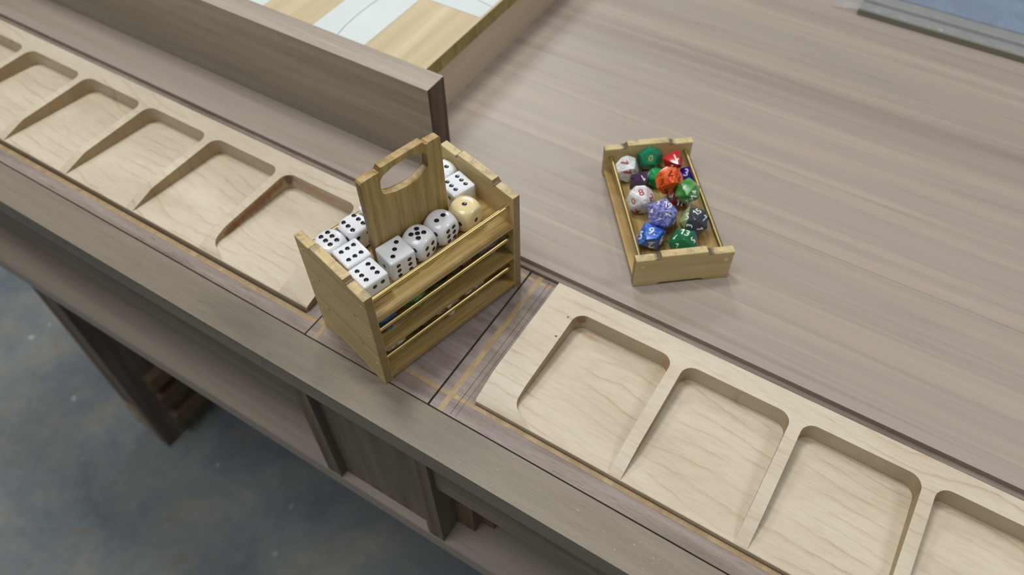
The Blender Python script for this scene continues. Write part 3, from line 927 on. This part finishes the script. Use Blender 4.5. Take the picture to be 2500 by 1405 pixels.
PC = {
    'white_one': (speckle('white_grey_speckle', (196, 202, 206), (222, 226, 228), scale=500, rough=0.4), 'ink_red', 'white speckled ten-sided die with red number one, far left corner of the small tray'),
    'red': (plain('translucent_red', (188, 22, 30), 0.15, 0.5, 0.1, 80, coat=0.5), 'ink_white', 'bright red eight-sided die with white numbers, far right corner of the small tray'),
    'purple': (plain('dark_purple', (62, 40, 72), 0.15, 0.5, 0.25, 90, coat=0.5), 'ink_white', 'dark purple eight-sided die with white one, left of the orange die'),
    'orange': (speckle('orange_speckle', (206, 66, 18), (232, 110, 40), (170, 40, 12), 420), 'ink_black', 'orange speckled ten-sided die with black numbers, on top of the pile'),
    'white_zero': (speckle('bone_speckle', (190, 192, 196), (222, 222, 224), (206, 198, 200), 260, rough=0.3), 'ink_red', 'pale grey ten-sided die with red zero and eight, beside the left brass rod'),
    'maroon': (plain('maroon_plastic', (104, 18, 26), 0.18, 0.5, 0.12, 80, coat=0.5), 'ink_white', 'maroon die with white numbers, wedged below the orange and light green dice'),
    'green_six': (speckle('swirled_light_green', (44, 132, 52), (116, 172, 104), (60, 150, 70), 90, 0.4, 0.65), 'ink_white', 'translucent light green twenty-sided die showing six and fourteen, at the right rod'),
    'periwinkle': (speckle('periwinkle_speckle', (72, 78, 150), (128, 138, 196), (176, 160, 200), 560, 0.42, 0.56), 'ink_white', 'periwinkle blue speckled twenty-sided die, in the middle of the small tray'),
    'grey': (plain('slate_grey', (58, 66, 76), 0.2, 0.5, 0.12, 60, coat=0.4), 'ink_white', 'slate grey twenty-sided die showing fifteen, with an olive green patch'),
    'blue': (speckle('royal_blue_speckle', (26, 72, 178), (72, 136, 224), (20, 40, 130), 480, 0.42, 0.58), 'ink_white', 'royal blue speckled ten-sided die showing nine, near left corner of the small tray'),
    'green_13': (plain('emerald_green', (14, 104, 62), 0.15, 0.5, 0.1, 60, coat=0.5), 'ink_white', 'emerald green twenty-sided die showing thirteen, behind the front panel of the small tray'),
    'teal': (speckle('teal_swirl', (14, 110, 78), (20, 140, 96), (20, 104, 150), 110, 0.4, 0.6, 0.1), 'ink_gold', 'teal green glossy twelve-sided die with gold zero, against the far panel'),
    'indigo': (plain('indigo_plastic', (42, 18, 150), 0.15, 0.5, 0.1, 60, coat=0.5), 'ink_white', 'indigo blue eight-sided die with white three, beside the right rod below the red die'),
    'under_green': (plain('jade_green', (24, 140, 78), 0.2, 0.5, 0.15, 60, coat=0.4), 'ink_gold', 'jade green die mostly hidden under the orange and purple dice'),
}


def patch_material(base_col, patch_col, nrm, name):
    m, nt, b = new_mat(name, 0.2, 0.5)
    v = coords(nt, False)
    d = N(nt, 'ShaderNodeVectorMath', operation='DOT_PRODUCT')
    nt.links.new(v, d.inputs[0])
    d.inputs[1].default_value = nrm
    col = ramp(nt, math_n(nt, 'MULTIPLY', d.outputs['Value'], 100.0), [(0.50, base_col), (0.56, patch_col)])
    nt.links.new(col, b.inputs['Base Color'])
    b.inputs['Coat Weight'].default_value = 0.4
    return m


for (nm, typ, c, r, Mx, txt) in POLY_DICE:
    mat_, ink, label = PC[nm]
    Mm = Matrix(Mx)
    cz = list(c)
    if nm == 'under_green':
        cz, r = [40.0, 233.0, 20.6], 8.5
    if nm == 'white_one':
        cz, r = [18.8, 228.2, 22.8], 9.9
    if nm == 'green_six':
        cz[0] -= 1.2
        cz[1] -= 0.9
    if nm == 'maroon':
        cz = [62.5, 222.5, 20.6]
    if nm == 'grey':      # olive half towards its left side
        mat_ = patch_material((58, 66, 76), (142, 160, 104), Mm.transposed() @ Vector((-0.9, -0.30, 0.1)), 'slate_with_olive')
    if nm == 'green_13':
        mat_ = patch_material((14, 104, 62), (70, 36, 160), Mm.transposed() @ Vector((0.62, 0.75, -0.1)), 'emerald_with_purple')
    kindname = {'d8': 'eight_sided_die', 'd10': 'ten_sided_die', 'd12': 'twelve_sided_die', 'd20': 'twenty_sided_die'}[typ]
    bev = {'white_zero': 2.6, 'teal': 1.6}.get(nm, 0.45)
    o = link(kindname, poly_mesh(kindname, typ, r * 1.02, bev), mat_)
    o.matrix_world = Matrix.Translation(Vector(cz) * K) @ Mm.to_4x4()
    tag(o, label, 'die', 'polyhedral dice in the small tray')
    for (t, p, n_, up, hh) in txt:
        n_, up = Vector(n_).normalized(), Vector(up)
        up = (up - n_ * up.dot(n_)).normalized()
        xr = up.cross(n_)
        mt = number_mesh(t, hh * 0.92)
        q = link('number', mt, M[ink], o)
        q.matrix_parent_inverse = Matrix.Identity(4)
        q.matrix_basis = Matrix.Translation((Vector(p) + n_ * (0.04 + 0.016 * r)) * K) @ Matrix((xr, up, n_)).transposed().to_4x4()

# dice glimpsed between the lower trays
lower = [
    (1, 17, 14.2, 'd20', (26, 90, 150), 'blue die at the near end of the middle tray, seen through the gap'),
    (1, 38, 14, 'd20', (70, 130, 60), 'green die in the gap of the middle tray'),
    (1, 58, 15.5, 'd12', (16, 50, 34), 'dark green die halfway along the middle tray'),
    (1, 77, 14.5, 'd20', (90, 30, 36), 'dark red die in the middle tray, second from its far end'),
    (1, 99, 14.0, 'd20', (120, 130, 140), 'silver grey die at the far end of the middle tray'),
    (0, 20, 15.5, 'd20', (206, 206, 204), 'white die at the near end of the bottom tray'),
    (0, 40, 14.5, 'd20', (52, 48, 52), 'black die in the near half of the bottom tray'),
    (0, 62, 14.2, 'd20', (196, 190, 180), 'bone coloured die halfway along the bottom tray'),
    (0, 84, 15, 'd20', (214, 214, 210), 'white die towards the far end of the bottom tray'),
]
ca, sa = math.cos(ANG), math.sin(ANG)
for lv, u, vv, typ, colr, lab in lower:
    kindname = {'d12': 'twelve_sided_die', 'd20': 'twenty_sided_die'}[typ]
    o = link(kindname, poly_mesh(kindname, typ, 10.4, 0.5), speckle('die_' + lab.split()[0] + str(u), tuple(int(x * .8) for x in colr), tuple(min(255, int(x * 1.15)) for x in colr), scale=200))
    zc = 29.05 * lv + 6.6 + 9.9
    o.location = Vector((ORG[0] + u * ca - vv * sa, ORG[1] + u * sa + vv * ca, zc)) * K
    o.rotation_euler = (u * .7, u * 1.3, u * .4)
    tag(o, lab, 'die', 'dice in the lower stacked trays')

# tiny wood chips on the outer rail
random.seed(11)
bm = bmesh.new()
for (x, y) in ((130, -14), (148, -12), (150, -9), (153, -15), (160, -13), (161, -16), (96, -16), (140, -20), (112, -11), (60, -14), (-60, -17), (158, -21), (-41, -20), (20, -22), (163, -12)):
    s = random.uniform(0.25, 0.5)
    a = random.uniform(0, 3)
    vs = [bm.verts.new((x + s * math.cos(a + k * 2.1), y + s * 1.3 * math.sin(a + k * 2.1), 0.03)) for k in range(3)]
    t = bm.verts.new((x, y, 0.3))
    bm.faces.new(vs)
    for k in range(3):
        bm.faces.new((vs[k], vs[(k + 1) % 3], t))
tag(link('wood_chips', to_mesh('wood_chips', bm), M['paper']), 'tiny pale wood chips scattered on the outer table rail', 'sawdust', kind='stuff')
